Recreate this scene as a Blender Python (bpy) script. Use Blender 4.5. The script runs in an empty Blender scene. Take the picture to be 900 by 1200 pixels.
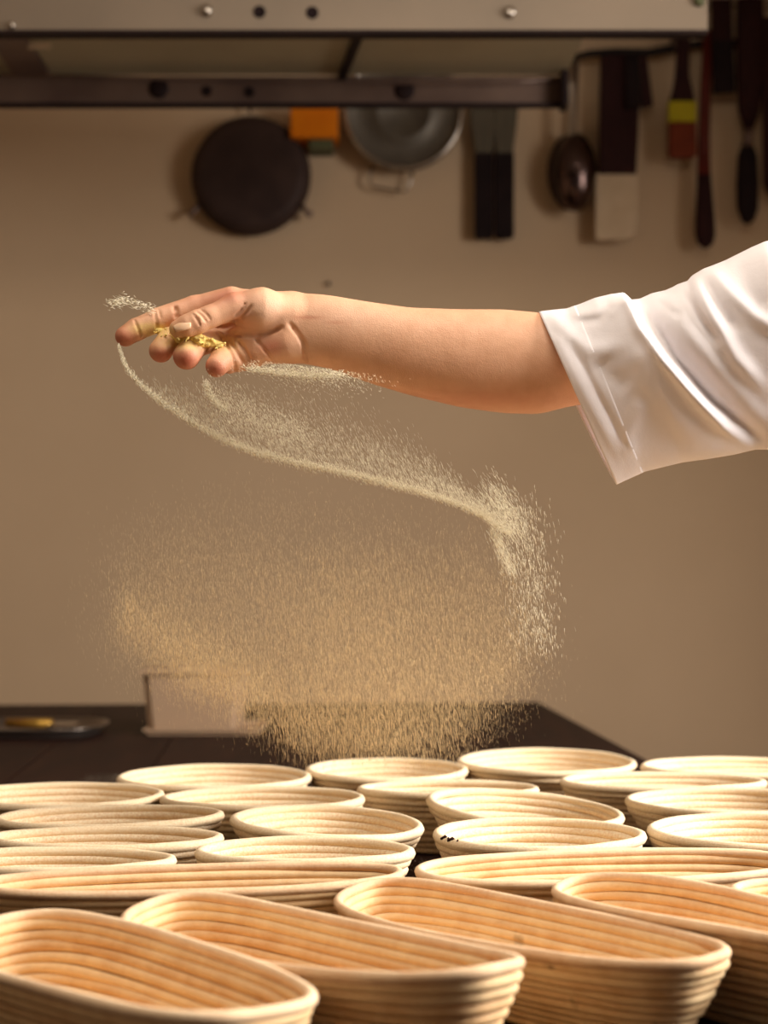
import bpy, bmesh, math, random
import numpy as np
from mathutils import Vector, Matrix
from math import pi, sin, cos, radians

# ------------------------------------------------------------------ camera, world, lights, exposure
SC = bpy.context.scene
COL = SC.collection
F, CX, HY, CAMZ = 1800.0, 450.0, 665.0, 1.25       # focal length in pixels of the 900x1200 frame, horizon row, lens height

def at(px, py, Y):
    """world point seen at pixel (px, py) at distance Y"""
    return Vector(((px - CX) / F * Y, Y, CAMZ + (HY - py) / F * Y))

cam_d = bpy.data.cameras.new('camera')
cam = bpy.data.objects.new('camera', cam_d); COL.objects.link(cam)
cam.location = (0, 0, CAMZ); cam.rotation_euler = (pi / 2, 0, 0)
cam_d.sensor_fit = 'AUTO'; cam_d.sensor_width = 36
cam_d.lens = 36 * F / 1200; cam_d.shift_y = (HY - 600) / 1200
cam_d.dof.use_dof = True; cam_d.dof.focus_distance = 1.50; cam_d.dof.aperture_fstop = 4.4
cam_d.clip_start = 0.05
SC.camera = cam

W = bpy.data.worlds.new('world'); SC.world = W; W.use_nodes = True
W.node_tree.nodes['Background'].inputs[0].default_value = (1.0, 0.80, 0.62, 1)
W.node_tree.nodes['Background'].inputs[1].default_value = 0.085

def area(name, loc, target, sx, sy, power, col):
    d = bpy.data.lights.new(name, 'AREA'); d.shape = 'RECTANGLE'; d.size = sx; d.size_y = sy
    d.energy = power; d.color = col
    o = bpy.data.objects.new(name, d); COL.objects.link(o); o.location = loc
    o.rotation_euler = (Vector(target) - Vector(loc)).to_track_quat('-Z', 'Y').to_euler()
    return o
wl = area('window_light', (2.34, 1.4, 2.05), (-0.3, 1.15, 0.9), 1.5, 1.1, 112, (1.0, 0.93, 0.86)); wl.data.spread = radians(146)
area('fill_light', (0.15, 1.0, 2.74), (0.1, 2.0, 0.9), 1.2, 0.5, 23, (1.0, 0.89, 0.76))  # added overhead fill, no visible lamp behind it

SC.view_settings.view_transform = 'Standard'; SC.view_settings.look = 'None'
SC.view_settings.gamma = 1; SC.view_settings.use_curve_mapping = False
SC.view_settings.exposure = 0.0

# ------------------------------------------------------------------ tagging
def tag(o, label=None, cat=None, group=None, kind=None):
    for k, v in (('label', label), ('category', cat), ('group', group), ('kind', kind)):
        if v: o[k] = v
    return o

def thing(name, loc, label, cat, group=None):
    o = bpy.data.objects.new(name, None); COL.objects.link(o); o.location = loc
    o.empty_display_size = 0.05
    return tag(o, label, cat, group)

def link(name, me, mat, parent=None):
    o = bpy.data.objects.new(name, me); COL.objects.link(o)
    if mat:
        me.materials.clear(); me.materials.append(mat)
    if parent:
        o.parent = parent
        o.matrix_parent_inverse = Matrix.Translation(parent.location).inverted() if parent.type == 'EMPTY' else Matrix()
    return o

def mesh_np(name, V, Q, smooth=True):
    """mesh from numpy verts and faces (all faces with the same number of corners)"""
    V = np.asarray(V, dtype=np.float32); Q = np.asarray(Q, dtype=np.int32)
    me = bpy.data.meshes.new(name)
    n = Q.shape[1]
    me.vertices.add(len(V)); me.vertices.foreach_set('co', V.ravel())
    me.loops.add(Q.size); me.loops.foreach_set('vertex_index', Q.ravel())
    me.polygons.add(len(Q)); me.polygons.foreach_set('loop_start', np.arange(0, Q.size, n, dtype=np.int32))
    me.polygons.foreach_set('loop_total', np.full(len(Q), n, dtype=np.int32))
    if smooth: me.polygons.foreach_set('use_smooth', np.ones(len(Q), dtype=bool))
    me.update(calc_edges=True); me.validate()
    return me

def bm_mesh(name, bm, smooth=False):
    bmesh.ops.recalc_face_normals(bm, faces=bm.faces)
    me = bpy.data.meshes.new(name); bm.to_mesh(me); bm.free()
    if smooth:
        for p in me.polygons: p.use_smooth = True
    return me

def box_bm(bm, x0, x1, y0, y1, z0, z1, bev=0.0):
    vs = [bm.verts.new((x, y, z)) for x in (x0, x1) for y in (y0, y1) for z in (z0, z1)]
    idx = [(0, 1, 3, 2), (4, 6, 7, 5), (0, 4, 5, 1), (2, 3, 7, 6), (0, 2, 6, 4), (1, 5, 7, 3)]
    fs = [bm.faces.new([vs[i] for i in f]) for f in idx]
    if bev > 0:
        es = list({e for f in fs for e in f.edges})
        bmesh.ops.bevel(bm, geom=es, offset=bev, segments=2, affect='EDGES', profile=0.6)
    return vs

def box(name, x0, x1, y0, y1, z0, z1, mat, parent=None, bev=0.0):
    bm = bmesh.new(); box_bm(bm, x0, x1, y0, y1, z0, z1, bev)
    return link(name, bm_mesh(name, bm), mat, parent)

def prism_xz(name, pts, y0, y1, mat, parent=None, bev=0.0, smooth=False):
    """outline in x,z with real thickness from y0 to y1"""
    bm = bmesh.new()
    a = [bm.verts.new((p[0], y0, p[1])) for p in pts]; b = [bm.verts.new((p[0], y1, p[1])) for p in pts]
    bm.faces.new(a); bm.faces.new(b[::-1])
    n = len(pts)
    for i in range(n): bm.faces.new((a[i], b[i], b[(i + 1) % n], a[(i + 1) % n]))
    if bev > 0:
        es = [e for e in bm.edges if abs(e.verts[0].co.y - e.verts[1].co.y) < 1e-6]
        bmesh.ops.bevel(bm, geom=es, offset=bev, segments=2, affect='EDGES', profile=0.6)
    return link(name, bm_mesh(name, bm, smooth), mat, parent)

def grid_faces(nu, nv, cu, cv, off=0):
    """quad indices of a nu x nv vertex grid, closed in u / v if cu / cv"""
    I = np.arange(nu if cu else nu - 1); J = np.arange(nv if cv else nv - 1)
    I, J = np.meshgrid(I, J, indexing='ij'); I2 = (I + 1) % nu; J2 = (J + 1) % nv
    return np.stack([I * nv + J, I2 * nv + J, I2 * nv + J2, I * nv + J2], -1).reshape(-1, 4) + off

def tube(name, pts, radii, mat, parent=None, n=10, flat=(1.0, 1.0), cap=True):
    """round bar along a path; flat scales the section"""
    pts = [Vector(p) for p in pts]
    if not hasattr(radii, '__len__'): radii = [radii] * len(pts)
    bm = bmesh.new(); rings = []
    up = Vector((0, 1, 0))
    for i, p in enumerate(pts):
        t = (pts[min(i + 1, len(pts) - 1)] - pts[max(i - 1, 0)]).normalized()
        s = t.cross(up)
        if s.length < 1e-3: s = t.cross(Vector((1, 0, 0)))
        s.normalize(); u = s.cross(t).normalized()
        rings.append([bm.verts.new(p + (s * cos(2 * pi * k / n) * flat[0] + u * sin(2 * pi * k / n) * flat[1]) * radii[i]) for k in range(n)])
    for a, b in zip(rings, rings[1:]):
        for k in range(n): bm.faces.new((a[k], a[(k + 1) % n], b[(k + 1) % n], b[k]))
    if cap:
        bm.faces.new(rings[0]); bm.faces.new(rings[-1][::-1])
    return link(name, bm_mesh(name, bm, True), mat, parent)

def lathe(name, prof, c, axis, mat, parent=None, n=48, tilt=None):
    """prof = [(radius, height)], turned about axis 'y' or 'z' through c"""
    V = []
    for k in range(n):
        a = 2 * pi * k / n
        for r, h in prof:
            v = Vector((r * cos(a), h, r * sin(a))) if axis == 'y' else Vector((r * cos(a), r * sin(a), h))
            if tilt: v = tilt @ v
            V.append(v + Vector(c))
    me = mesh_np(name, V, grid_faces(n, len(prof), True, False))
    return link(name, me, mat, parent)

# ------------------------------------------------------------------ materials
def nt(name):
    m = bpy.data.materials.new(name); m.use_nodes = True
    n = m.node_tree.nodes; l = m.node_tree.links
    return m, n, l, n['Principled BSDF']

def rgb(r, g, b):
    f = lambda c: (c / 255 / 12.92) if c <= 10 else ((c / 255 + 0.055) / 1.055) ** 2.4
    return (f(r), f(g), f(b), 1)

def plain(name, c1, c2=None, scale=20, rough=0.5, metal=0.0, bump=0.0, bscale=80, stretch=(1, 1, 1), sheen=0, dist=0.002):
    m, n, l, p = nt(name)
    tc = n.new('ShaderNodeTexCoord'); mp = n.new('ShaderNodeMapping'); mp.inputs['Scale'].default_value = stretch
    l.new(tc.outputs['Object'], mp.inputs['Vector'])
    no = n.new('ShaderNodeTexNoise'); no.inputs['Scale'].default_value = scale; no.inputs['Detail'].default_value = 6
    l.new(mp.outputs['Vector'], no.inputs['Vector'])
    r = n.new('ShaderNodeValToRGB'); r.color_ramp.elements[0].position = .35; r.color_ramp.elements[1].position = .68
    r.color_ramp.elements[0].color = c1; r.color_ramp.elements[1].color = c2 or c1
    l.new(no.outputs['Fac'], r.inputs['Fac']); l.new(r.outputs['Color'], p.inputs['Base Color'])
    p.inputs['Roughness'].default_value = rough; p.inputs['Metallic'].default_value = metal
    if metal < .1 and rough >= .5: p.inputs['Specular IOR Level'].default_value = .15
    if sheen: p.inputs['Sheen Weight'].default_value = sheen
    if bump:
        n2 = n.new('ShaderNodeTexNoise'); n2.inputs['Scale'].default_value = bscale; n2.inputs['Detail'].default_value = 5
        l.new(mp.outputs['Vector'], n2.inputs['Vector'])
        b = n.new('ShaderNodeBump'); b.inputs['Strength'].default_value = bump; b.inputs['Distance'].default_value = dist
        l.new(n2.outputs['Fac'], b.inputs['Height']); l.new(b.outputs['Normal'], p.inputs['Normal'])
    return m

M = {}
M['wall'] = plain('wall_paint', rgb(188, 162, 132), rgb(195, 169, 139), 1.6, .9, bump=.15, bscale=60)
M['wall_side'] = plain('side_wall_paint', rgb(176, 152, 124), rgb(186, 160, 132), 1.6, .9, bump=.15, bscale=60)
M['ceiling'] = plain('ceiling_paint', rgb(214, 202, 184), rgb(222, 210, 192), 1.5, .9)
M['floor'] = plain('floor_tile', rgb(92, 72, 60), rgb(110, 88, 72), 6, .6, bump=.1)
M['table'] = plain('dark_table_wood', rgb(34, 18, 14), rgb(46, 25, 18), 5, .6, bump=.2, bscale=30, stretch=(6, .6, 6))
M['iron'] = plain('dark_table_iron', rgb(30, 26, 26), rgb(42, 36, 34), 12, .5, .8)
M['fascia'] = plain('beige_enamel', rgb(124, 110, 94), rgb(136, 120, 102), 3, .5, .35, bump=.05)
M['deck'] = plain('grey_sheet_metal', rgb(160, 150, 124), rgb(172, 162, 134), 4, .6, .1)
M['rail'] = plain('dark_steel', rgb(98, 78, 70), rgb(120, 98, 86), 7, .45, .4)
M['edge'] = plain('black_rubber', rgb(30, 18, 18), rgb(38, 24, 22), 9, .7)
M['steel'] = plain('steel', rgb(170, 160, 150), rgb(190, 180, 168), 20, .25, 1)
M['iron_pan'] = plain('blackened_steel', rgb(50, 36, 32), rgb(62, 46, 40), 14, .6, .05, bump=.1)
M['pan_grey'] = plain('worn_grey_steel', rgb(88, 80, 70), rgb(100, 92, 80), 14, .5, .5)
M['black'] = plain('black_plastic', rgb(24, 14, 14), rgb(32, 20, 20), 20, .8)
M['darkwood'] = plain('dark_red_wood', rgb(78, 26, 18), rgb(98, 36, 24), 20, .5, stretch=(8, 8, 1))
M['charred'] = plain('dark_brown_wood', rgb(38, 18, 18), rgb(50, 24, 22), 20, .8, stretch=(8, 8, 1))
M['bristle'] = plain('brown_bristle', rgb(116, 52, 30), rgb(96, 40, 24), 60, .8, bump=.5, bscale=200, stretch=(6, 6, .5))
M['bristle_grey'] = plain('grey_brushed_metal', rgb(88, 78, 60), rgb(72, 64, 50), 30, .6, .3, stretch=(6, 6, .4))
M['yellow'] = plain('yellow_band', rgb(164, 150, 16), rgb(174, 160, 22), 30, .5)
M['orange'] = plain('orange_plastic', rgb(214, 120, 10), rgb(204, 108, 8), 10, .5)
M['green'] = plain('grey_green_plastic', rgb(86, 88, 60), rgb(78, 78, 54), 10, .5)
M['dark_chrome'] = plain('dark_polished_steel', rgb(84, 68, 64), rgb(96, 78, 74), 20, .22, 1)
M['cream'] = plain('cream_plastic', rgb(196, 172, 142), rgb(186, 162, 132), 18, .5)
M['brass'] = plain('brass', rgb(190, 150, 70), rgb(170, 130, 60), 18, .35, .8)
M['dough'] = plain('pale_dough', rgb(214, 168, 132), rgb(204, 156, 120), 18, .8, bump=.2)
M['foil'] = plain('tray_steel', rgb(150, 140, 132), rgb(128, 118, 112), 8, .3, .9)

m, n, l, p = nt('milky_plastic'); M['milky'] = m
p.inputs['Base Color'].default_value = rgb(206, 176, 146); p.inputs['Roughness'].default_value = .5
p.inputs['Transmission Weight'].default_value = .35; p.inputs['IOR'].default_value = 1.2

# grains of flour
def grain_mat(name, c):
    m, n, l, p = nt(name)
    p.inputs['Base Color'].default_value = c; p.inputs['Roughness'].default_value = .8
    tr_ = n.new('ShaderNodeBsdfTranslucent'); tr_.inputs['Color'].default_value = c
    ms = n.new('ShaderNodeMixShader'); ms.inputs[0].default_value = .45
    l.new(p.outputs[0], ms.inputs[1]); l.new(tr_.outputs[0], ms.inputs[2]); l.new(ms.outputs[0], n['Material Output'].inputs['Surface'])
    return m
M['grain'] = grain_mat('flour_grain', rgb(255, 248, 226)); M['grain_gold'] = grain_mat('golden_grain', rgb(255, 234, 190))
def flour_mat():
    m, n, l, p = nt('yellow_flour')
    tc = n.new('ShaderNodeTexCoord'); no = n.new('ShaderNodeTexNoise'); no.inputs['Scale'].default_value = 260; no.inputs['Detail'].default_value = 8
    l.new(tc.outputs['Object'], no.inputs['Vector'])
    r = n.new('ShaderNodeValToRGB'); r.color_ramp.elements[0].color = rgb(232, 196, 96); r.color_ramp.elements[1].color = rgb(252, 230, 146)
    r.color_ramp.elements[0].position = .3; r.color_ramp.elements[1].position = .65
    l.new(no.outputs['Fac'], r.inputs['Fac']); l.new(r.outputs['Color'], p.inputs['Base Color'])
    p.inputs['Roughness'].default_value = .95
    b = n.new('ShaderNodeBump'); b.inputs['Strength'].default_value = .8; b.inputs['Distance'].default_value = .0012
    l.new(no.outputs['Fac'], b.inputs['Height']); l.new(b.outputs['Normal'], p.inputs['Normal'])
    return m
M['flour'] = flour_mat()

def cane_mat(name, dust, c1, c2, stains=0.0):
    """wound cane: colour varies along the strands; flour dust lies on it in an uneven speckle, most on faces that look up"""
    m, n, l, p = nt(name)
    tc = n.new('ShaderNodeTexCoord'); ge = n.new('ShaderNodeNewGeometry'); oi = n.new('ShaderNodeObjectInfo')
    no = n.new('ShaderNodeTexNoise'); no.inputs['Scale'].default_value = 38; no.inputs['Detail'].default_value = 8; no.inputs['Roughness'].default_value = .65
    l.new(tc.outputs['Object'], no.inputs['Vector'])
    r = n.new('ShaderNodeValToRGB'); r.color_ramp.elements[0].color = c1; r.color_ramp.elements[1].color = c2
    r.color_ramp.elements[0].position = .3; r.color_ramp.elements[1].position = .7
    ad = n.new('ShaderNodeMath'); ad.operation = 'MULTIPLY_ADD'; ad.inputs[1].default_value = .28; 
    l.new(oi.outputs['Random'], ad.inputs[0]); 
    sb = n.new('ShaderNodeMath'); sb.operation = 'SUBTRACT'; sb.inputs[1].default_value = .14
    l.new(no.outputs['Fac'], sb.inputs[0]); l.new(sb.outputs[0], ad.inputs[2]); l.new(ad.outputs[0], r.inputs['Fac'])
    # fibre lines that run with the coil (fine in height)
    mp = n.new('ShaderNodeMapping'); mp.inputs['Scale'].default_value = (30, 30, 900); l.new(tc.outputs['Object'], mp.inputs['Vector'])
    fi = n.new('ShaderNodeTexNoise'); fi.inputs['Scale'].default_value = 1.0; fi.inputs['Detail'].default_value = 4; l.new(mp.outputs['Vector'], fi.inputs['Vector'])
    # dark stains of their own shape
    st = n.new('ShaderNodeTexNoise'); st.inputs['Scale'].default_value = 30; st.inputs['Detail'].default_value = 7; l.new(tc.outputs['Object'], st.inputs['Vector'])
    sr = n.new('ShaderNodeValToRGB'); sr.color_ramp.elements[0].position = .66; sr.color_ramp.elements[1].position = .76
    sr.color_ramp.elements[0].color = (0, 0, 0, 1); sr.color_ramp.elements[1].color = (stains,) * 3 + (1,)
    l.new(st.outputs['Fac'], sr.inputs['Fac'])
    mx1 = n.new('ShaderNodeMix'); mx1.data_type = 'RGBA'; mx1.inputs['B'].default_value = rgb(92, 48, 26)
    l.new(sr.outputs['Color'], mx1.inputs['Factor']); l.new(r.outputs['Color'], mx1.inputs['A'])
    # flour dust
    sp = n.new('ShaderNodeSeparateXYZ'); l.new(ge.outputs['Normal'], sp.inputs[0])
    mr = n.new('ShaderNodeMapRange'); mr.inputs['From Min'].default_value = -.5; mr.inputs['From Max'].default_value = .9
    mr.inputs['To Min'].default_value = dust * (.25 if dust < .6 else .6); mr.inputs['To Max'].default_value = dust
    l.new(sp.outputs['Z'], mr.inputs['Value'])
    sk = n.new('ShaderNodeTexNoise'); sk.inputs['Scale'].default_value = 420; sk.inputs['Detail'].default_value = 4; l.new(tc.outputs['Object'], sk.inputs['Vector'])
    sm = n.new('ShaderNodeMapRange'); sm.inputs['From Min'].default_value = .3; sm.inputs['From Max'].default_value = .7
    sm.inputs['To Min'].default_value = .45; sm.inputs['To Max'].default_value = 1.25; l.new(sk.outputs['Fac'], sm.inputs['Value'])
    mu = n.new('ShaderNodeMath'); mu.operation = 'MULTIPLY'; mu.use_clamp = True
    l.new(mr.outputs['Result'], mu.inputs[0]); l.new(sm.outputs['Result'], mu.inputs[1])
    mx = n.new('ShaderNodeMix'); mx.data_type = 'RGBA'; mx.inputs['B'].default_value = rgb(248, 232, 202)
    l.new(mu.outputs[0], mx.inputs['Factor']); l.new(mx1.outputs['Result'], mx.inputs['A'])
    l.new(mx.outputs['Result'], p.inputs['Base Color'])
    p.inputs['Roughness'].default_value = .72; p.inputs['Specular IOR Level'].default_value = .3
    a2 = n.new('ShaderNodeMath'); a2.operation = 'ADD'; l.new(fi.outputs['Fac'], a2.inputs[0]); l.new(sk.outputs['Fac'], a2.inputs[1])
    b = n.new('ShaderNodeBump'); b.inputs['Strength'].default_value = .45; b.inputs['Distance'].default_value = .0008
    l.new(a2.outputs[0], b.inputs['Height']); l.new(b.outputs['Normal'], p.inputs['Normal'])
    return m
M['cane'] = cane_mat('bare_cane', .22, rgb(216, 168, 112), rgb(242, 208, 156))
M['cane_rim'] = cane_mat('bare_cane_rim', .35, rgb(216, 168, 122), rgb(242, 208, 168))
M['cane_stained'] = cane_mat('stained_cane', .22, rgb(216, 168, 112), rgb(242, 208, 156), .8)
M['cane_dusty'] = cane_mat('dusty_cane', .95, rgb(206, 156, 96), rgb(232, 190, 132))
M['cane_dusty_rim'] = cane_mat('dusty_cane_rim', .8, rgb(214, 176, 128), rgb(240, 208, 160))

def skin_mat():
    m, n, l, p = nt('skin')
    tc = n.new('ShaderNodeTexCoord')
    at_ = n.new('ShaderNodeVertexColor'); at_.layer_name = 'tone'
    no = n.new('ShaderNodeTexNoise'); no.inputs['Scale'].default_value = 55; no.inputs['Detail'].default_value = 6
    l.new(tc.outputs['Object'], no.inputs['Vector'])
    r = n.new('ShaderNodeValToRGB'); r.color_ramp.elements[0].color = (.93, .89, .87, 1); r.color_ramp.elements[1].color = (1, 1, 1, 1)
    r.color_ramp.elements[0].position = .35; r.color_ramp.elements[1].position = .62
    l.new(no.outputs['Fac'], r.inputs['Fac'])
    mx = n.new('ShaderNodeMix'); mx.data_type = 'RGBA'; mx.blend_type = 'MULTIPLY'; mx.inputs['Factor'].default_value = 1
    l.new(at_.outputs['Color'], mx.inputs['A']); l.new(r.outputs['Color'], mx.inputs['B'])
    l.new(mx.outputs['Result'], p.inputs['Base Color'])
    p.inputs['Roughness'].default_value = .55
    p.inputs['Subsurface Weight'].default_value = .06; p.inputs['Subsurface Radius'].default_value = (1.0, .35, .2); p.inputs['Subsurface Scale'].default_value = .006
    n2 = n.new('ShaderNodeTexVoronoi'); n2.inputs['Scale'].default_value = 900; l.new(tc.outputs['Object'], n2.inputs['Vector'])
    n3 = n.new('ShaderNodeTexNoise'); n3.inputs['Scale'].default_value = 160; n3.inputs['Detail'].default_value = 8; l.new(tc.outputs['Object'], n3.inputs['Vector'])
    ad = n.new('ShaderNodeMath'); ad.operation = 'MULTIPLY_ADD'; ad.inputs[1].default_value = .5; l.new(n2.outputs['Distance'], ad.inputs[0]); l.new(n3.outputs['Fac'], ad.inputs[2])
    b = n.new('ShaderNodeBump'); b.inputs['Strength'].default_value = .35; b.inputs['Distance'].default_value = .0008
    l.new(ad.outputs[0], b.inputs['Height']); l.new(b.outputs['Normal'], p.inputs['Normal'])
    return m
M['skin'] = skin_mat()
m, n, l, p = nt('nail'); M['nail'] = m
p.inputs['Base Color'].default_value = rgb(240, 198, 160); p.inputs['Roughness'].default_value = .4
p.inputs['Subsurface Weight'].default_value = .1; p.inputs['Subsurface Scale'].default_value = .003

def cloth_mat():
    m, n, l, p = nt('white_cotton')
    tc = n.new('ShaderNodeTexCoord')
    w = n.new('ShaderNodeTexNoise'); w.inputs['Scale'].default_value = 700; w.inputs['Detail'].default_value = 3; l.new(tc.outputs['Object'], w.inputs['Vector'])
    w2 = n.new('ShaderNodeTexNoise'); w2.inputs['Scale'].default_value = 45; w2.inputs['Detail'].default_value = 4; l.new(tc.outputs['Object'], w2.inputs['Vector'])
    a = n.new('ShaderNodeMath'); a.operation = 'MULTIPLY_ADD'; a.inputs[1].default_value = .15; l.new(w.outputs['Fac'], a.inputs[0]); l.new(w2.outputs['Fac'], a.inputs[2])
    b = n.new('ShaderNodeBump'); b.inputs['Strength'].default_value = .25; b.inputs['Distance'].default_value = .003
    l.new(a.outputs[0], b.inputs['Height']); l.new(b.outputs['Normal'], p.inputs['Normal'])
    p.inputs['Base Color'].default_value = rgb(246, 240, 242); p.inputs['Roughness'].default_value = 1.0; p.inputs['Specular IOR Level'].default_value = .1
    p.inputs['Sheen Weight'].default_value = .2
    return m
M['cotton'] = cloth_mat()

# ------------------------------------------------------------------ room
WY = 4.28
def struct(name, *a, **k):
    o = box(name, *a, **k); o['kind'] = 'structure'; return o
struct('floor', -2.6, 2.6, -0.8, WY + .12, -0.1, 0.0, M['floor'])
struct('ceiling', -2.6, 2.6, -0.8, WY + .12, 2.8, 2.9, M['ceiling'])
struct('wall_back', -2.6, 2.6, WY, WY + .12, 0.0, 2.8, M['wall'])
struct('wall_left', -2.6, -2.5, -0.8, WY, 0.0, 2.8, M['wall_side'])
bm = bmesh.new()          # right wall with the window the daylight comes through
for b in ((2.4, 2.5, -.8, .6, 0, 2.8), (2.4, 2.5, 2.35, WY, 0, 2.8), (2.4, 2.5, .6, 2.35, 0, 1.4), (2.4, 2.5, .6, 2.35, 2.7, 2.8)): box_bm(bm, *b)
tag(link('wall_right', bm_mesh('wall_right', bm), M['wall_side']), kind='structure')
bm = bmesh.new()
for b in ((2.41, 2.49, .6, .65, 1.4, 2.7), (2.41, 2.49, 2.3, 2.35, 1.4, 2.7), (2.41, 2.49, .65, 2.3, 1.4, 1.46), (2.41, 2.49, .65, 2.3, 2.64, 2.7), (2.42, 2.48, 1.45, 1.5, 1.46, 2.64)): box_bm(bm, *b)
tag(link('window_1', bm_mesh('window_1', bm), M['ceiling']), kind='structure')
p0 = at(385, 333, WY)
tag(lathe('wall_nail', [(0, -.012), (.006, -.012), (.006, -.009), (.0025, -.009), (.0025, 0)], p0, 'y', M['iron'], n=12), 'tiny dark nail in the bare wall above the forearm', 'nail')

# ------------------------------------------------------------------ table
TZ = 0.90
tt = thing('work_table', (0, 2.4, 0), 'long dark wooden bakery work table carrying the baskets', 'table')
ca, sa = cos(radians(3.6)), sin(radians(3.6))
cor = Vector((.402, 4.0))                                     # far right corner seen at pixel (630, 817)
def tpt(u, v): return Vector((cor.x - u * ca + v * sa, cor.y - u * sa - v * ca))   # u to the left, v to the camera
def tbox(name, u0, u1, v0, v1, z0, z1, mat, parent, bev=.004):
    bm = bmesh.new(); vs = []
    for (u, v) in ((u0, v0), (u1, v0), (u1, v1), (u0, v1)):
        q = tpt(u, v); vs.append((bm.verts.new((q.x, q.y, z0)), bm.verts.new((q.x, q.y, z1))))
    bm.faces.new([a[0] for a in vs]); bm.faces.new([a[1] for a in vs][::-1])
    for i in range(4): bm.faces.new((vs[i][0], vs[i][1], vs[(i + 1) % 4][1], vs[(i + 1) % 4][0]))
    if bev: bmesh.ops.bevel(bm, geom=list(bm.edges), offset=bev, segments=2, affect='EDGES')
    return link(name, bm_mesh(name, bm), mat, parent)
nb = 9; wb = 2.0 / nb
for i in range(nb):
    tbox('tabletop_plank', i * wb + .0008, (i + 1) * wb - .0008, 0, 3.15, TZ - .045, TZ, M['table'], tt, .0012)
# the planks carry on to the camera-side right, where the front baskets stand
tbox('apron', .05, 1.95, .06, .09, TZ - .15, TZ - .046, M['iron'], tt)
tbox('apron', .05, 1.95, 3.06, 3.09, TZ - .15, TZ - .046, M['iron'], tt)
for (u, v) in ((.05, .06), (1.88, .06), (.05, 3.02), (1.88, 3.02)):
    tbox('leg', u, u + .07, v, v + .07, 0, TZ - .046, M['iron'], tt)

# ------------------------------------------------------------------ baskets
RIMZ = CAMZ - .27
BK = []
def basket(cx, cy, L, Wd, yaw, label, kind, du=0., dv=0., tw=0., sad=0., n_exp=2.0, lift=0., group=None, H=None):
    """oval coiled-cane proofing basket. L, Wd = outer rim size; du, dv, tw, sad lift the rim along u, v, uv, u^2-v^2"""
    front = kind != 'dusty'; BK.append((cx, cy, L / 2, Wd / 2, yaw))
    c0 = Vector((cx, cy, TZ))
    t = thing('proofing_basket', c0, label, 'basket', 'bare cane baskets on the near half of the table' if front else 'flour-dusted baskets on the far half of the table')
    nc = 10 if front else 9; NU = 96 if front else 72; NS = 10 if front else 8
    rt = .0048
    h = RIMZ - TZ + lift
    th = np.linspace(0, 2 * pi, NU, endpoint=False)
    cu = np.sign(np.cos(th)) * np.abs(np.cos(th)) ** (2 / n_exp); cv = np.sign(np.sin(th)) * np.abs(np.sin(th)) ** (2 / n_exp)
    cyw, syw = cos(yaw), sin(yaw)
    rs = random.Random(int(cx * 1e4) + int(cy * 1e4))
    def ring(a, b, z, s, r, wob):
        """closed coil with half axes a, b at height share s"""
        ph = rs.random() * 6.28; ph2 = rs.random() * 6.28
        dr = wob * (np.sin(3 * th + ph) + .6 * np.sin(5 * th + ph2))
        u = cu * (a + dr); v = cv * (b + dr)
        un, vn = cu / 1.0, cv / 1.0
        zz = z + s * (du * un + dv * vn + tw * un * vn + sad * (un ** 2 - vn ** 2)) + wob * .8 * np.sin(2 * th + ph2)
        P = np.stack([u * cyw - v * syw, u * syw + v * cyw, zz], -1)
        T = np.roll(P, -1, 0) - np.roll(P, 1, 0); T[:, 2] = 0; T /= np.linalg.norm(T, axis=1)[:, None]
        Nn = np.stack([T[:, 1], -T[:, 0], np.zeros(NU)], -1)
        ang = np.linspace(0, 2 * pi, NS, endpoint=False)
        rr = r * (1 + .05 * np.sin(7 * th + ph))
        V = P[:, None, :] + rr[:, None, None] * (np.cos(ang)[None, :, None] * Nn[:, None, :] + np.sin(ang)[None, :, None] * np.array([0, 0, 1.])[None, None, :])
        V = V.reshape(-1, 3) + np.array(c0)
        return V, grid_faces(NU, NS, True, True)
    mat = {'dusty': M['cane_dusty'], 'bare': M['cane'], 'stained': M['cane_stained']}[kind]
    mrim = M['cane_dusty_rim'] if kind == 'dusty' else M['cane_rim']
    A, B = L / 2 - rt, Wd / 2 - rt
    inset = (.046 if Wd > .16 else .036) if not front else .027
    inset = min(inset, Wd * .26) if not front else .031
    zr = h - rt
    for k in range(nc + 1):
        s = k / nc                                            # 0 bottom coil, 1 rim
        z = .0056 + (zr - .0056) * s
        ins = inset * (1 - s) ** 1.15 + .002 * (1 - s)
        r = (.0054 if kind == 'dusty' else .0045) if k == nc else (.0045 if front else .0053)
        V, Q = ring(A - ins, B - ins, z, s, r, .0006)
        link('rim' if k == nc else 'coil', mesh_np('coil', V, Q), mrim if k == nc else mat, t)
    # ridged base inside
    Vs, Qs, off = [], [], 0
    ins = inset + .006; z = .0046
    k = 1
    while k == 1 or (min(A, B) - ins - k * .0078 > .002 and k < 14):
        V, Q = ring(A - ins + .006 - k * .0078, B - ins + .006 - k * .0078, z, 0, .0044, .0003)
        Vs.append(V); Qs.append(Q + off); off += len(V); k += 1
    aa, bb = A - inset, B - inset
    V = np.concatenate([[[0, 0, .0035]], np.stack([(cu * aa) * cyw - (cv * bb) * syw, (cu * aa) * syw + (cv * bb) * cyw, np.full(NU, .0035)], -1)]) + np.array(c0)
    Qd = np.array([[off, off + 1 + i, off + 1 + (i + 1) % NU, off + 1 + (i + 1) % NU] for i in range(NU)])
    Vs.append(V)
    me = bpy.data.meshes.new('base')
    me.from_pydata(np.concatenate(Vs).tolist(), [], [list(q) for q in np.concatenate(Qs)] + [[q[0], q[1], q[2]] for q in Qd.tolist()])
    for p_ in me.polygons: p_.use_smooth = True
    link('base', me, mat, t)
    return t

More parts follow.
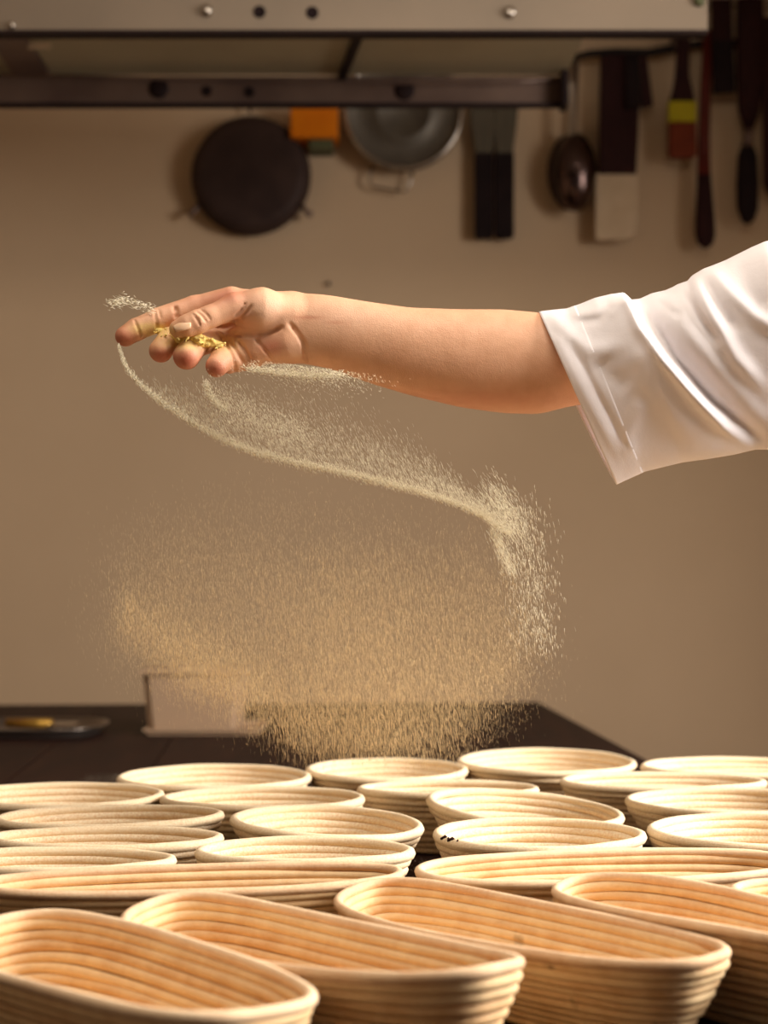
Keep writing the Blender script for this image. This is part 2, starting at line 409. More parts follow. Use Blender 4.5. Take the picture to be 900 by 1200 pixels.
basket(-0.2215, 2.0007, 0.2524, 0.2217, 0, 'flour-dusted oval basket on the far left, nearest to the plastic tub', 'dusty')
basket(0.0036, 2.0743, 0.2186, 0.2160, 0, 'pale dusty basket in the farthest row, partly under the falling flour', 'dusty')
basket(0.2274, 2.1548, 0.2497, 0.2660, 0, 'farthest dusty basket, standing below the far table corner', 'dusty', lift=.001)
basket(0.4897, 2.1027, 0.2768, 0.1786, 0, 'far right dusty basket cut by the frame, beside the farthest one', 'dusty')
basket(-0.3918, 1.8413, 0.2545, 0.1903, 0, 'dusty basket at the left frame edge, uppermost of the four there', 'dusty')
basket(-0.1430, 1.8167, 0.2419, 0.1594, 0, 'dusty basket just right of the uppermost one at the left edge', 'dusty')
basket(0.0797, 1.8942, 0.2243, 0.1204, 0, 'dusty basket in the middle of the table behind a basket with a raised right side', 'dusty')
basket(0.3553, 1.9594, 0.2623, 0.1448, 0, 'dusty basket right of centre in the second row from the far end', 'dusty')
basket(0.1603, 1.7445, 0.2243, 0.1928, 0, 'large dusty basket right of centre whose rim rises to the right', 'dusty', du=-.009, dv=.004)
basket(0.4025, 1.7922, 0.2424, 0.1892, 0, 'dusty basket cut by the right frame edge, third from the far end', 'dusty')
basket(-0.3014, 1.6826, 0.2508, 0.1429, 0, 'dusty basket at the left edge, second from the top of the four there', 'dusty', du=.002)
basket(-0.0605, 1.6469, 0.2073, 0.1983, 0, 'round dusty basket left of the picture centre with flour-filled hollow', 'dusty', du=-.005)
whitest = basket(0.1566, 1.5552, 0.2153, 0.1800, 0, 'whitest round basket, right of centre, with a chipped dark spot on its rim', 'dusty', lift=.003)
basket(0.3854, 1.5937, 0.2212, 0.2029, 0, 'dusty round basket on the right edge, nearest of the dusty ones there', 'dusty')
basket(-0.2817, 1.5498, 0.2376, 0.1174, 0, 'dusty basket at the left edge, third from the top of the four there', 'dusty')
basket(-0.0764, 1.4806, 0.2119, 0.1292, 0, 'dusty basket left of centre touching the long bare basket in front of it', 'dusty')
basket(-0.3045, 1.4329, 0.2204, 0.1117, 0, 'nearest dusty basket at the left frame edge, behind the long bare basket', 'dusty')

basket(-.1683, 1.3490, .3765, .0910, radians(9), 'long bare cane basket lying across the left side, behind the front row', 'bare', n_exp=2.3, dv=.003)
basket(.205, 1.407, .360, .120, radians(9), 'long bare cane basket lying across the right side, behind the front row', 'bare', n_exp=2.3, dv=.003)
basket(.392, 1.290, .200, .110, radians(-10), 'small bare basket end at the right frame edge', 'bare', n_exp=2.2)
basket(-.1870, 1.0563, .3385, .1520, radians(-43.8), 'nearest bare cane basket in the lower left corner, seen into its ribbed hollow', 'bare', n_exp=3.2, tw=-.006, lift=.002)
basket(-.0572, 1.1284, .3770, .1285, radians(-43.3), 'bare cane basket in the front row, second from the left', 'bare', n_exp=3.0, du=.0068, dv=.0026, tw=-.0056, sad=.0042, lift=.002)
basket(.1035, 1.2030, .3680, .1200, radians(-44.5), 'large bare cane basket in the front row with small dark stains inside', 'stained', n_exp=3.0, du=.0021, dv=.004, tw=-.0039, sad=.0017, lift=-.0040)
basket(.2731, 1.1987, .3520, .1215, radians(-47), 'bare cane basket at the lower right, cut by the frame edge', 'bare', n_exp=2.4, du=-.0028, tw=-.008, sad=-.0026, lift=.0017)
# frayed dark spot on the near left of the whitest basket's rim
for k_, (a_, r_) in enumerate(((203, .0045), (207, .0030), (211, .0050), (216, .0022))):
    e0 = Vector((.1566 + .1045 * cos(radians(a_)), 1.5552 + .0868 * sin(radians(a_)), RIMZ + .001 - .0012 * (k_ % 2)))
    tube('frayed_patch', [e0 + Vector((-r_, .0004, .0)), e0 + Vector((0, -.0003, .0018)), e0 + Vector((r_, -.0008, -.0006))], [.0009, .0026, .0010], M['charred'], whitest, 6)

# ------------------------------------------------------------------ signed-distance modelling for the arm
class Field:
    def __init__(s, lo, hi, h):
        s.lo = np.array(lo, float); s.h = h
        s.n = np.ceil((np.array(hi) - s.lo) / h).astype(int) + 1
        s.f = np.full(s.n, .05, np.float32)
        s.ax = [s.lo[i] + h * np.arange(s.n[i]) for i in range(3)]
    def window(s, lo, hi, pad):
        a = np.maximum(((np.array(lo) - pad - s.lo) / s.h).astype(int), 0)
        b = np.minimum(((np.array(hi) + pad - s.lo) / s.h).astype(int) + 2, s.n)
        sl = tuple(slice(a[i], b[i]) for i in range(3))
        return sl, (s.ax[0][sl[0]][:, None, None], s.ax[1][sl[1]][None, :, None], s.ax[2][sl[2]][None, None, :])
    @staticmethod
    def cone(P, a, b, r1, r2, sy=1.0):
        a = np.array(a); b = np.array(b); ba = b - a; ba[1] /= sy
        x, y, z = P[0] - a[0], (P[1] - a[1]) / sy, P[2] - a[2]
        L2 = float(ba @ ba) + 1e-12
        t = np.clip((x * ba[0] + y * ba[1] + z * ba[2]) / L2, 0, 1)
        return np.sqrt((x - t * ba[0]) ** 2 + (y - t * ba[1]) ** 2 + (z - t * ba[2]) ** 2) - (r1 + (r2 - r1) * t)
    def add(s, a, b, r1, r2, k=.004, sy=1.0):
        r = max(r1, r2); lo = np.minimum(a, b) - r; hi = np.maximum(a, b) + r
        sl, P = s.window(lo, hi, k * 2 + .004)
        d = s.cone(P, a, b, r1, r2, sy); g = s.f[sl]
        hh = np.clip(.5 + .5 * (g - d) / k, 0, 1)
        s.f[sl] = g + (d - g) * hh - k * hh * (1 - hh)
    def cut(s, a, b, r1, r2, k=.003, sy=1.0):
        r = max(r1, r2); lo = np.minimum(a, b) - r; hi = np.maximum(a, b) + r
        sl, P = s.window(lo, hi, k * 2 + .003)
        d = -s.cone(P, a, b, r1, r2, sy); g = s.f[sl]
        hh = np.clip(.5 - .5 * (g - d) / k, 0, 1)
        s.f[sl] = g + (d - g) * hh + k * hh * (1 - hh)
    def mesh(s):
        f = s.f; n = s.n; h = s.h
        S = f < 0
        c = [S[dx:n[0] - 1 + dx, dy:n[1] - 1 + dy, dz:n[2] - 1 + dz] for dx in (0, 1) for dy in (0, 1) for dz in (0, 1)]
        al = c[0].copy(); an = c[0].copy()
        for q in c[1:]: al &= q; an |= q
        act = an & ~al
        I, J, K = np.nonzero(act)
        idx = np.full(act.shape, -1, np.int32); idx[I, J, K] = np.arange(len(I))
        acc = np.zeros((len(I), 3)); cnt = np.zeros(len(I))
        cs = [(0, 0, 0), (0, 0, 1), (0, 1, 0), (0, 1, 1), (1, 0, 0), (1, 0, 1), (1, 1, 0), (1, 1, 1)]
        for i, a in enumerate(cs):
            for b in cs[i + 1:]:
                if sum(abs(a[q] - b[q]) for q in range(3)) != 1: continue
                fa = f[I + a[0], J + a[1], K + a[2]]; fb = f[I + b[0], J + b[1], K + b[2]]
                m_ = (fa < 0) != (fb < 0)
                t = np.where(m_, fa / np.where(m_, fa - fb, 1), 0)
                for q in range(3): acc[:, q] += np.where(m_, a[q] + t * (b[q] - a[q]), 0)
                cnt += m_
        V = (acc / cnt[:, None] + np.stack([I, J, K], -1)) * h + s.lo
        faces = []
        for axis in range(3):
            u, v = (axis + 1) % 3, (axis + 2) % 3
            sl0 = [slice(None)] * 3; sl1 = [slice(None)] * 3
            sl0[axis] = slice(0, n[axis] - 1); sl1[axis] = slice(1, n[axis])
            A, B = S[tuple(sl0)], S[tuple(sl1)]
            e = np.stack(np.nonzero(A != B), -1)
            ok = (e[:, u] > 0) & (e[:, v] > 0) & (e[:, u] < n[u] - 1) & (e[:, v] < n[v] - 1); e = e[ok]
            ins = A[e[:, 0], e[:, 1], e[:, 2]]
            def g(du_, dv_):
                q = e.copy(); q[:, u] -= du_; q[:, v] -= dv_
                return idx[q[:, 0], q[:, 1], q[:, 2]]
            q = np.stack([g(1, 1), g(0, 1), g(0, 0), g(1, 0)], -1)
            q[~ins] = q[~ins][:, ::-1]
            faces.append(q)
        return V, np.concatenate(faces)

def polyline(pts, n):
    pts = np.array(pts, float); d_ = np.r_[0, np.cumsum(np.linalg.norm(np.diff(pts, axis=0), axis=1))]
    t = np.linspace(0, d_[-1], n); y = np.stack([np.interp(t, d_, pts[:, i]) for i in range(pts.shape[1])], -1)
    return y
def P3(px, py, Y): return np.array(at(px, py, Y))
PX = 1.53 / F                                                  # metres per pixel at the hand

person = thing('person', at(800, 430, 1.55), 'outstretched bare forearm and open hand of a person in a white sleeve, scattering flour', 'person')

fld = Field((at(122, 0, 1.5).x, 1.44, at(0, 505, 1.53).z), (at(845, 0, 1.6).x, 1.635, at(0, 322, 1.53).z), .00125)
# forearm: oval section that follows the outline
sta = [  # px, top, bottom, half depth (m), Y centre
    (318, 356, 412, .0150, 1.541), (345, 343.5, 424, .0205, 1.540), (362, 343, 426.5, .0225, 1.540), (385, 345, 431, .0245, 1.540), (430, 352.5, 447, .029, 1.541), (480, 359.5, 462, .034, 1.542),
    (540, 361, 476, .039, 1.545), (590, 360.5, 482.5, .042, 1.548), (632, 364, 483.5, .043, 1.55), (668, 368, 474, .042, 1.55), (700, 368, 470, .042, 1.55), (760, 365, 468, .045, 1.55), (830, 350, 455, .05, 1.55)]
sta = np.array(sta)
xs = (sta[:, 0] - CX) / F * sta[:, 4]
sl, P = fld.window((xs[0], 1.47, fld.lo[2]), (xs[-1] + .03, 1.63, fld.ax[2][-1]), .0)
X = P[0]; xi = np.clip(X.ravel(), xs[0], xs[-1])
def ip(col):
    """smooth interpolation along the arm"""
    y = np.interp(np.linspace(xs[0], xs[-1], 400), xs, col)
    ker = np.hanning(31); ker /= ker.sum(); y = np.convolve(np.pad(y, 15, 'edge'), ker, 'valid')
    return np.interp(xi, np.linspace(xs[0], xs[-1], 400), y)[:, None, None]
zt = CAMZ + (HY - ip(sta[:, 1])) / F * 1.535; zb = CAMZ + (HY - ip(sta[:, 2])) / F * 1.535
cz, hz, hy, yc = (zt + zb) / 2, (zt - zb) / 2, ip(sta[:, 3]), ip(sta[:, 4])
ex = np.maximum(0, np.maximum(xs[0] + .008 - X, X - xs[-1])) / .012
q = np.sqrt(((P[1] - yc) / hy) ** 2 + ((P[2] - cz) / hz) ** 2 + ex ** 2)
d = (q - 1) * np.minimum(hy, hz) * .95
fld.f[sl] = np.minimum(fld.f[sl], d.astype(np.float32))
A = fld.add; C = fld.cut
r = lambda px: px * PX
# palm: metacarpals, heel, thumb ball
Y0 = 1.545
A(P3(338, 362, Y0), P3(274, 352, Y0 + .004), r(19), r(14.5), .010)
A(P3(340, 376, Y0), P3(270, 372, Y0 + .008), r(20), r(15), .010)
A(P3(340, 390, Y0), P3(276, 394, Y0 + .007), r(20), r(14), .010)
A(P3(342, 402, Y0), P3(284, 413, Y0 + .003), r(19), r(13), .010)
A(P3(334, 401, Y0 - .010), P3(302, 411, Y0 - .010), r(21), r(17), .010)      # little-finger side heel
A(P3(336, 368, Y0 - .012), P3(306, 362, Y0 - .020), r(21), r(23.5), .009)    # thumb ball
A(P3(306, 362, Y0 - .020), P3(276, 360, Y0 - .026), r(23.5), r(17), .006)
# thumb
A(P3(274, 360, Y0 - .028), P3(246, 371, Y0 - .036), r(16), r(12.2), .004)
A(P3(246, 371, Y0 - .036), P3(232, 377, Y0 - .039), r(12.6), r(13.6), .004)
A(P3(232, 377, Y0 - .039), P3(220, 381.5, Y0 - .040), r(13.2), r(12.6), .003)
A(P3(220, 381.5, Y0 - .040), P3(209, 385.5, Y0 - .040), r(12.6), r(10.6), .003)
# index finger, stretched out to the left behind the thumb
A(P3(270, 351, Y0 + .003), P3(228, 361, Y0 + .002), r(15), r(14), .004)
A(P3(228, 361, Y0 + .002), P3(184, 375.5, Y0 - .008), r(14.6), r(14.4), .003)
A(P3(184, 376, Y0 - .008), P3(160, 386, Y0 - .015), r(13.6), r(13), .002)
A(P3(160, 386, Y0 - .015), P3(147, 394, Y0 - .020), r(13), r(12), .002)
# middle finger, curled, tip towards the lens
A(P3(266, 374, Y0 + .006), P3(222, 388, Y0 - .002), r(14), r(13.5), .004)
A(P3(222, 388, Y0 - .002), P3(199, 397, Y0 - .016), r(13.2), r(12.8), .0015)
A(P3(199, 397, Y0 - .016), P3(188.5, 411, Y0 - .028), r(13.5), r(13.8), .002)
# ring finger
A(P3(272, 396, Y0 + .004), P3(244, 400, Y0 - .008), r(13.5), r(14), .004)
A(P3(244, 400, Y0 - .008), P3(228, 406, Y0 - .022), r(14), r(13.6), .0015)
A(P3(228, 406, Y0 - .022), P3(218.5, 417.5, Y0 - .036), r(14.6), r(15.5), .002)
# little finger
A(P3(284, 415, Y0), P3(268, 419, Y0 - .014), r(14), r(15.5), .004)
A(P3(268, 419, Y0 - .014), P3(260, 422, Y0 - .024), r(15), r(14), .0012)
A(P3(260, 422, Y0 - .024), P3(254, 429, Y0 - .032), r(14), r(13), .002)
# tendon ridge on the wrist, elbow crease fullness
A(P3(332, 386, Y0 - .004), P3(288, 396, Y0 - .006), r(22), r(19), .010)      # hollow of the palm
A(P3(292, 415, Y0 - .004), P3(268, 420, Y0 - .008), r(18.5), r(17.5), .006)    # lower border of the hand
# creases, pressed into the surface that faces the lens
def on_skin(px_, py_, off=0.0):
    for Y in np.arange(1.46, 1.60, .0005):
        p_ = P3(px_, py_, Y); i_ = np.round((p_ - fld.lo) / fld.h).astype(int)
        if (i_ >= 0).all() and (i_ < fld.n).all() and fld.f[tuple(i_)] < 0: return P3(px_, py_, Y + off)
    return P3(px_, py_, 1.54)
def crease(pts, rr=.0012, k=.0022, off=0.0):
    q_ = [on_skin(px_, py_, off) for px_, py_ in polyline(pts, max(3, len(pts) * 3))]
    for a, b in zip(q_, q_[1:]):
        if abs(a[1] - b[1]) < .012: C(a, b, rr, rr, k)
crease([(255.5, 384), (273, 391), (298, 393), (315.5, 390), (329, 384)], .0017, .0030)
crease([(262, 383), (272, 380), (281, 377)], .0024, .0035)
crease([(262, 391), (275.5, 409), (284, 424)], .0010, .0026)
crease([(280, 400), (288, 411), (293, 422)], .0008, .0024)
crease([(300, 398), (312, 412), (320, 424)], .0006, .0024)
crease([(256, 391), (264, 402), (272, 415), (275.5, 428), (276, 438)], .0014, .0022)
crease([(340, 380), (349, 391), (355.5, 402), (358, 411)], .0008, .0036)
crease([(355, 409), (359, 424)], .0005, .0030)
crease([(269, 378), (282, 374), (290, 365), (294, 359)], .0012, .0024)
crease([(276, 369), (283, 363), (287, 356)], .0007, .0020)
crease([(231.5, 366), (237, 370), (241, 376)], .0008, .0014)
crease([(227, 369), (231, 374), (234, 381)], .0007, .0014)
crease([(236.5, 364), (242, 368), (246, 374)], .0007, .0014)
crease([(181, 364), (183, 375), (184, 386)], .0009, .0018)
crease([(186, 363), (188, 372)], .0006, .0016)
crease([(158, 376), (162, 386), (165, 395)], .0008, .0018)
crease([(206, 372), (207, 366), (205, 360)], .0006, .0035)
V, Q = fld.mesh()
# light smoothing
nv = len(V)
E = np.concatenate([Q[:, [0, 1]], Q[:, [1, 2]], Q[:, [2, 3]], Q[:, [3, 0]]])
deg = np.bincount(E.ravel(), minlength=nv)[:, None]
for lam in (.5, -.52, .5, -.52):
    S_ = np.zeros_like(V)
    for ax_ in range(3):
        S_[:, ax_] = np.bincount(E[:, 0], V[E[:, 1], ax_], nv) + np.bincount(E[:, 1], V[E[:, 0], ax_], nv)
    V = V + lam * (S_ / deg - V)
me = mesh_np('arm', V, Q)
# skin tone: redder finger tips, knuckles and palm patch; index side browned as painted shade; yellow flour clinging where the hand holds it
px = CX + V[:, 0] / V[:, 1] * F; py = HY - (V[:, 2] - CAMZ) / V[:, 1] * F
def blob(cx_, cy_, rx, ry, y0=None, y1=None):
    g = np.exp(-(((px - cx_) / rx) ** 2 + ((py - cy_) / ry) ** 2))
    return g
base = np.array(rgb(228, 176, 140)[:3]); red = np.array(rgb(186, 92, 66)[:3]); pale = np.array(rgb(240, 198, 168)[:3]); yel = np.array(rgb(240, 212, 130)[:3])
rw = .75 * blob(140, 398, 26, 20) + .8 * blob(188, 418, 16, 14) + .85 * blob(219, 424, 18, 15) + .8 * blob(254, 434, 15, 12) + .35 * blob(205, 388, 12, 12) + .6 * blob(318, 406, 16, 10) + .5 * blob(270, 345, 20, 9) + .3 * blob(240, 352, 40, 10) + .35 * blob(520, 470, 160, 14) + .5 * blob(362, 372, 18, 2.2) + .35 * blob(392, 378, 16, 2.2) + .3 * blob(282, 372, 12, 10)
pw = .7 * blob(305, 365, 30, 22) + .5 * blob(400, 375, 50, 20) + .4 * blob(350, 410, 25, 10)
yw = np.clip(1.2 * blob(185, 388, 22, 7) + .9 * blob(170, 384, 16, 6) + 1.1 * blob(215, 402, 28, 7) + .7 * blob(262, 402, 20, 10), 0, 1)
rn = np.random.RandomState(5); yw *= (.55 + .45 * rn.rand(nv))
col = base + (pale - base) * np.clip(pw, 0, 1)[:, None]
col = col + (red - col) * np.clip(rw, 0, 1)[:, None]
col = col + (yel - col) * (yw * .85)[:, None]
ca_ = me.color_attributes.new('tone', 'FLOAT_COLOR', 'POINT')
ca_.data.foreach_set('color', np.concatenate([col, np.ones((nv, 1))], 1).astype(np.float32).ravel())
arm = link('arm', me, M['skin'], person)

# thumb nail: curved plate set into the end of the thumb
def nail(c, fwd, nrm, ln, wd, name='thumb_nail'):
    fwd = Vector(fwd).normalized(); nrm = Vector(nrm); nrm = (nrm - fwd * nrm.dot(fwd)).normalized(); side = fwd.cross(nrm)
    V = []; nu, nv_ = 13, 9
    for i in range(nu):
        for j in range(nv_):
            u = -1 + 2 * i / (nu - 1); v = -1 + 2 * j / (nv_ - 1)
            w = wd * (1 - .32 * max(u, 0) ** 2 - .22 * max(-u, 0) ** 2)
            V.append(Vector(c) + fwd * u * ln * (1 - .18 * v * v) + side * v * w + nrm * (-.45 * wd * v * v - .12 * ln * u * u))
    me = mesh_np(name, V, grid_faces(nu, nv_, False, False))
    o = link(name, me, M['nail'], arm)
    md = o.modifiers.new('thick', 'SOLIDIFY'); md.thickness = .0008; md.offset = 0
    return o
arm_parent_fix = arm
nl = nail(on_skin(213, 379.5, -.0006), P3(200, 385.5, Y0 - .040) - P3(222, 378.5, Y0 - .040), (-.10, -.80, .60), .0088, .0066)
nl.matrix_parent_inverse = Matrix()

# ------------------------------------------------------------------ sleeve
NSs, NT = 190, 200
top = [(632, 366), (648, 364), (664, 362.5), (680, 357), (697, 350), (716, 345.5), (731, 343.5), (740, 352), (750, 351), (764, 344.5), (780, 341), (789, 337), (794, 334), (806, 330), (811, 324), (824, 316), (832, 313), (850, 306), (880, 291), (896, 284), (930, 276), (1000, 262), (1120, 240)]
bot = [(722, 567), (735, 561), (755, 552), (775, 547), (800, 541), (830, 537), (860, 532), (885, 526), (900, 526), (940, 528), (1000, 530), (1120, 540)]
Tp = polyline(top, NSs); Bp = polyline(bot, NSs)
ds = np.linspace(.062, .088, NSs)
th = np.linspace(0, 2 * pi, NT, endpoint=False)
ct, st_ = np.cos(th), np.sin(th)
Ysl = 1.55
V = np.zeros((NSs, NT, 3))
for i in range(NSs):
    s = i / (NSs - 1)
    mid, hv = (Tp[i] + Bp[i]) / 2, (Tp[i] - Bp[i]) / 2
    w = np.sign(ct) * np.abs(ct) ** .95
    pxx = mid[0] + hv[0] * w; pyy = mid[1] + hv[1] * w
    # depth: full round at the top, narrowing to a hanging fold at the bottom
    low = np.clip((1 - w) / 2, 0, 1)
    dep = ds[i] * np.abs(st_) ** .8 * (1 - .55 * low ** 1.5)
    far = st_ > 0
    pxx = pxx - np.where(far, 6 * np.sin(pi * np.clip(low, 0, 1)) ** .7 * max(0, 1 - s * 4), 0)
    Yv = Ysl + np.where(far, dep, -dep)
    V[i, :, 0] = pxx; V[i, :, 1] = Yv; V[i, :, 2] = pyy
# folds (ridges and valleys) drawn where the cloth shows them, pushed towards / away from the lens
def seg_dist(X_, Y_, pts):
    best = np.full(X_.shape, 1e9); side = np.zeros(X_.shape); par = np.zeros(X_.shape)
    L = len(pts) - 1
    for k, (a, b) in enumerate(zip(pts, pts[1:])):
        ax_, ay = a; bx, by = b; dx, dy = bx - ax_, by - ay; L2 = dx * dx + dy * dy
        t = np.clip(((X_ - ax_) * dx + (Y_ - ay) * dy) / L2, 0, 1)
        ex_, ey = X_ - ax_ - t * dx, Y_ - ay - t * dy; d_ = np.hypot(ex_, ey)
        m_ = d_ < best; best = np.where(m_, d_, best); side = np.where(m_, np.sign(dx * (Y_ - ay) - dy * (X_ - ax_)), side); par = np.where(m_, (k + t) / L, par)
    return best, side, par
gx, gy = V[:, :, 0].copy(), V[:, :, 2].copy()
disp = np.zeros(gx.shape)
ridges = [  # points, width px, height m
    ([(738, 350), (752, 382), (778, 418), (812, 458), (850, 498), (890, 528)], 9, .010),
    ([(775, 345), (800, 385), (838, 430), (880, 480), (930, 520)], 14, .006),
    ([(812, 325), (835, 372), (862, 420), (900, 462)], 10, .007),
    ([(830, 314), (858, 345), (888, 372), (930, 400)], 9, .006),
    ([(650, 372), (668, 392), (690, 410), (735, 405)], 10, .004),
    ([(735, 345), (715, 362), (690, 368), (660, 366)], 9, .005),
    ([(752, 420), (762, 450), (790, 490), (830, 520)], 14, .004),
    ([(700, 420), (715, 440), (740, 455)], 12, -.003),
    ([(655, 400), (690, 470), (728, 540)], 7, .002),
    ([(667, 395), (702, 465), (742, 538)], 4, -.0022),
    ([(756, 362), (790, 420), (835, 470), (895, 515)], 6, -.007),
    ([(796, 336), (818, 372), (845, 405)], 6, -.005),
    ([(822, 322), (842, 358), (868, 392)], 6, -.005),
    ([(764, 345), (786, 365), (800, 372)], 6, -.003),
    ([(725, 352), (700, 374), (672, 378)], 6, -.003),
    ([(748, 480), (735, 510), (740, 540)], 10, .003),
    ([(860, 300), (880, 340), (900, 370)], 12, -.004),
    ([(900, 300), (935, 380), (960, 470)], 14, .006), ([(980, 280), (1000, 380), (1010, 500)], 16, .007),
]
for pts, wd, am in ridges:
    b_, sd, pr = seg_dist(gx, gy, pts)
    fade = np.clip(np.minimum(pr, 1 - pr) * 5, 0, 1) if am < 0 else np.clip((1 - pr) * 4 + .15, 0, 1)
    disp += am * np.exp(-(b_ / wd) ** 2) * fade
# overhang of the big fold: cloth left of it stands proud
b_, sd, pr = seg_dist(gx, gy, ridges[0][0])
disp += .008 * np.clip(sd * b_ / 4, -1, 1) * np.exp(-(b_ / 34) ** 2) * np.clip((1 - pr) * 3, 0, 1)
rn = np.random.RandomState(3)
for _ in range(26):
    kx, ky, ph = rn.uniform(-.06, .06), rn.uniform(-.04, .04), rn.uniform(0, 6.28)
    disp += .00035 * np.sin(kx * gx + ky * gy + ph + V[:, :, 1] * 60)
edge_soft = np.clip(np.abs(st_) * 2.2, 0, 1)[None, :]
V[:, :, 1] += np.where(st_[None, :] > 0, -.35, -.8) * disp * edge_soft
Wp = np.zeros_like(V)
Wp[:, :, 0] = (V[:, :, 0] - CX) / F * V[:, :, 1]; Wp[:, :, 2] = CAMZ + (HY - V[:, :, 2]) / F * V[:, :, 1]; Wp[:, :, 1] = V[:, :, 1]
me = mesh_np('sleeve', Wp.reshape(-1, 3), grid_faces(NSs, NT, False, True))
slv = link('sleeve', me, M['cotton'], person)
md = slv.modifiers.new('thick', 'SOLIDIFY'); md.thickness = .0016; md.offset = 0
# turned hem stitched round the cuff opening
hem = []
for i in range(0, 17):
    hem.append(Wp[i])
hem = np.array(hem); cen = hem.mean(axis=1, keepdims=True)
dirn = hem - cen; dirn /= np.linalg.norm(dirn, axis=2, keepdims=True)
hem = hem + dirn * .0006
me = mesh_np('hem', hem.reshape(-1, 3), grid_faces(17, NT, False, True))
hm = link('hem', me, M['cotton'], person); md = hm.modifiers.new('thick', 'SOLIDIFY'); md.thickness = .0006; md.offset = 0

# ------------------------------------------------------------------ flour held in the hand
ff = Field(tuple(P3(160, 425, 1.47)), tuple(P3(290, 365, 1.56)), .0011)
ff.add(P3(186, 388, 1.529), P3(204, 394, 1.523), r(4), r(7), .004)
ff.add(P3(204, 394, 1.523), P3(232, 399, 1.513), r(7), r(7.5), .004)
ff.add(P3(232, 399, 1.513), P3(258, 404, 1.519), r(7.5), r(4), .004)
rn = np.random.RandomState(8)
for _ in range(70):
    t = rn.rand(); c = P3(180 + 85 * t, 386 + 20 * t + rn.uniform(-5, 5), 1.514 - .004 * math.sin(pi * t) + rn.uniform(-.008, .004))
    ff.add(c, c + rn.uniform(-.002, .002, 3), rn.uniform(.0006, .0014), .0006, .0018)
V, Q = ff.mesh()
tag(link('flour_handful', mesh_np('flour_handful', V, Q), M['flour']), 'pinch of yellow flour held between thumb and curled fingers', 'flour', kind='stuff')

# ------------------------------------------------------------------ flying flour: every grain a tiny long tetrahedron
def grains(name, pos, dirs, ln, wd, mat, label):
    n = len(pos)
    dirs = dirs / np.linalg.norm(dirs, axis=1)[:, None]
    rn = np.random.RandomState(len(pos))
    a = np.cross(dirs, rn.normal(size=(n, 3))); a /= np.linalg.norm(a, axis=1)[:, None]; b = np.cross(dirs, a)
    V = np.stack([pos - dirs * ln[:, None] / 2 + a * wd[:, None], pos - dirs * ln[:, None] / 2 - a * wd[:, None],
                  pos + dirs * ln[:, None] / 2 + b * wd[:, None], pos + dirs * ln[:, None] / 2 - b * wd[:, None]], 1).reshape(-1, 3)
    o = np.arange(n)[:, None] * 4
    T = np.concatenate([o + np.array(t)[None] for t in ((0, 1, 2), (0, 3, 1), (0, 2, 3), (1, 3, 2))])
    return tag(link(name, mesh_np(name, V, T, False), mat), label, 'flour', kind='stuff')
def topos(pxx, pyy, Y): return np.stack([(pxx - CX) / F * Y, Y, CAMZ + (HY - pyy) / F * Y], -1)
rn = np.random.RandomState(21)
arc = np.array([(139, 404), (143, 418), (150, 434), (165, 451), (195, 475), (230, 497), (262, 515), (300, 530), (345, 542), (390, 550), (440, 563), (490, 575), (540, 592), (570, 606), (598, 626)], float)
arcP = polyline(arc, 400)
def along(n, poly, bias=None):
    i = rn.randint(0, len(poly) - 1, n) if bias is None else np.clip((bias(rn.rand(n)) * (len(poly) - 1)).astype(int), 0, len(poly) - 2)
    t = rn.rand(n)[:, None]; return poly[i] * (1 - t) + poly[i + 1] * t, i / (len(poly) - 1)
pos, dr, ln, wd = [], [], [], []
def put(p2, Y, dx, dy, jit, l0, l1, w0, w1):
    n = len(p2); pos.append(topos(p2[:, 0], p2[:, 1], Y))
    dr.append(np.stack([dx + rn.normal(0, jit, n), rn.normal(0, jit, n), -dy + rn.normal(0, jit, n)], -1))
    ln.append(rn.uniform(l0, l1, n)); wd.append(rn.uniform(w0, w1, n))
# bright core of the curtain's edge
n = 9000; p2, s = along(n, arcP); sp_ = 1.0 + 1.9 * np.sin(pi * np.clip(s, 0, 1)) ** .6
p2 = p2 + np.stack([rn.normal(0, 1, n) * sp_ * .8, rn.normal(0, 1, n) * sp_], -1)
put(p2, 1.51 + rn.normal(0, .010, n), .45, .9, .2, .0015, .0038, .00014, .0003)
# sheet above the edge
n = 9000; p2, s = along(n, arcP[60:], lambda u: u ** .75)
hgt = 12 + 58 * np.sin(pi * np.clip(s * .92 + .08, 0, 1)) ** 1.2
u = np.abs(rn.normal(0, .5, n)); p2 = p2 + np.stack([-u * 10 + rn.normal(0, 5, n), -u * hgt], -1)
put(p2, 1.51 + rn.normal(0, .02, n), .42, .9, .12, .0025, .0055, .00006, .00016)
# right end tuft, leaning down to the right
n = 1000; t = rn.rand(n); p2 = np.stack([575 + 30 * t + rn.normal(0, 10, n), 575 + 50 * t + rn.normal(0, 12, n)], -1)
put(p2, 1.51 + rn.normal(0, .02, n), .5, .85, .15, .003, .007, .00012, .00026)
n = 500; t = rn.rand(n); p2 = np.stack([578 + 22 * t + rn.normal(0, 4, n), 622 + 48 * t + rn.normal(0, 4, n)], -1)
put(p2, 1.51 + rn.normal(0, .02, n), .4, .9, .15, .003, .007, .00012, .0003)
n = 1300; t = rn.rand(n); p2 = np.stack([600 + 28 * t ** .5 + rn.normal(0, 16, n), 590 + 170 * t + rn.normal(0, 12, n)], -1)
put(p2, 1.51 + rn.normal(0, .03, n), .15, .95, .1, .003, .007, .0001, .00022)
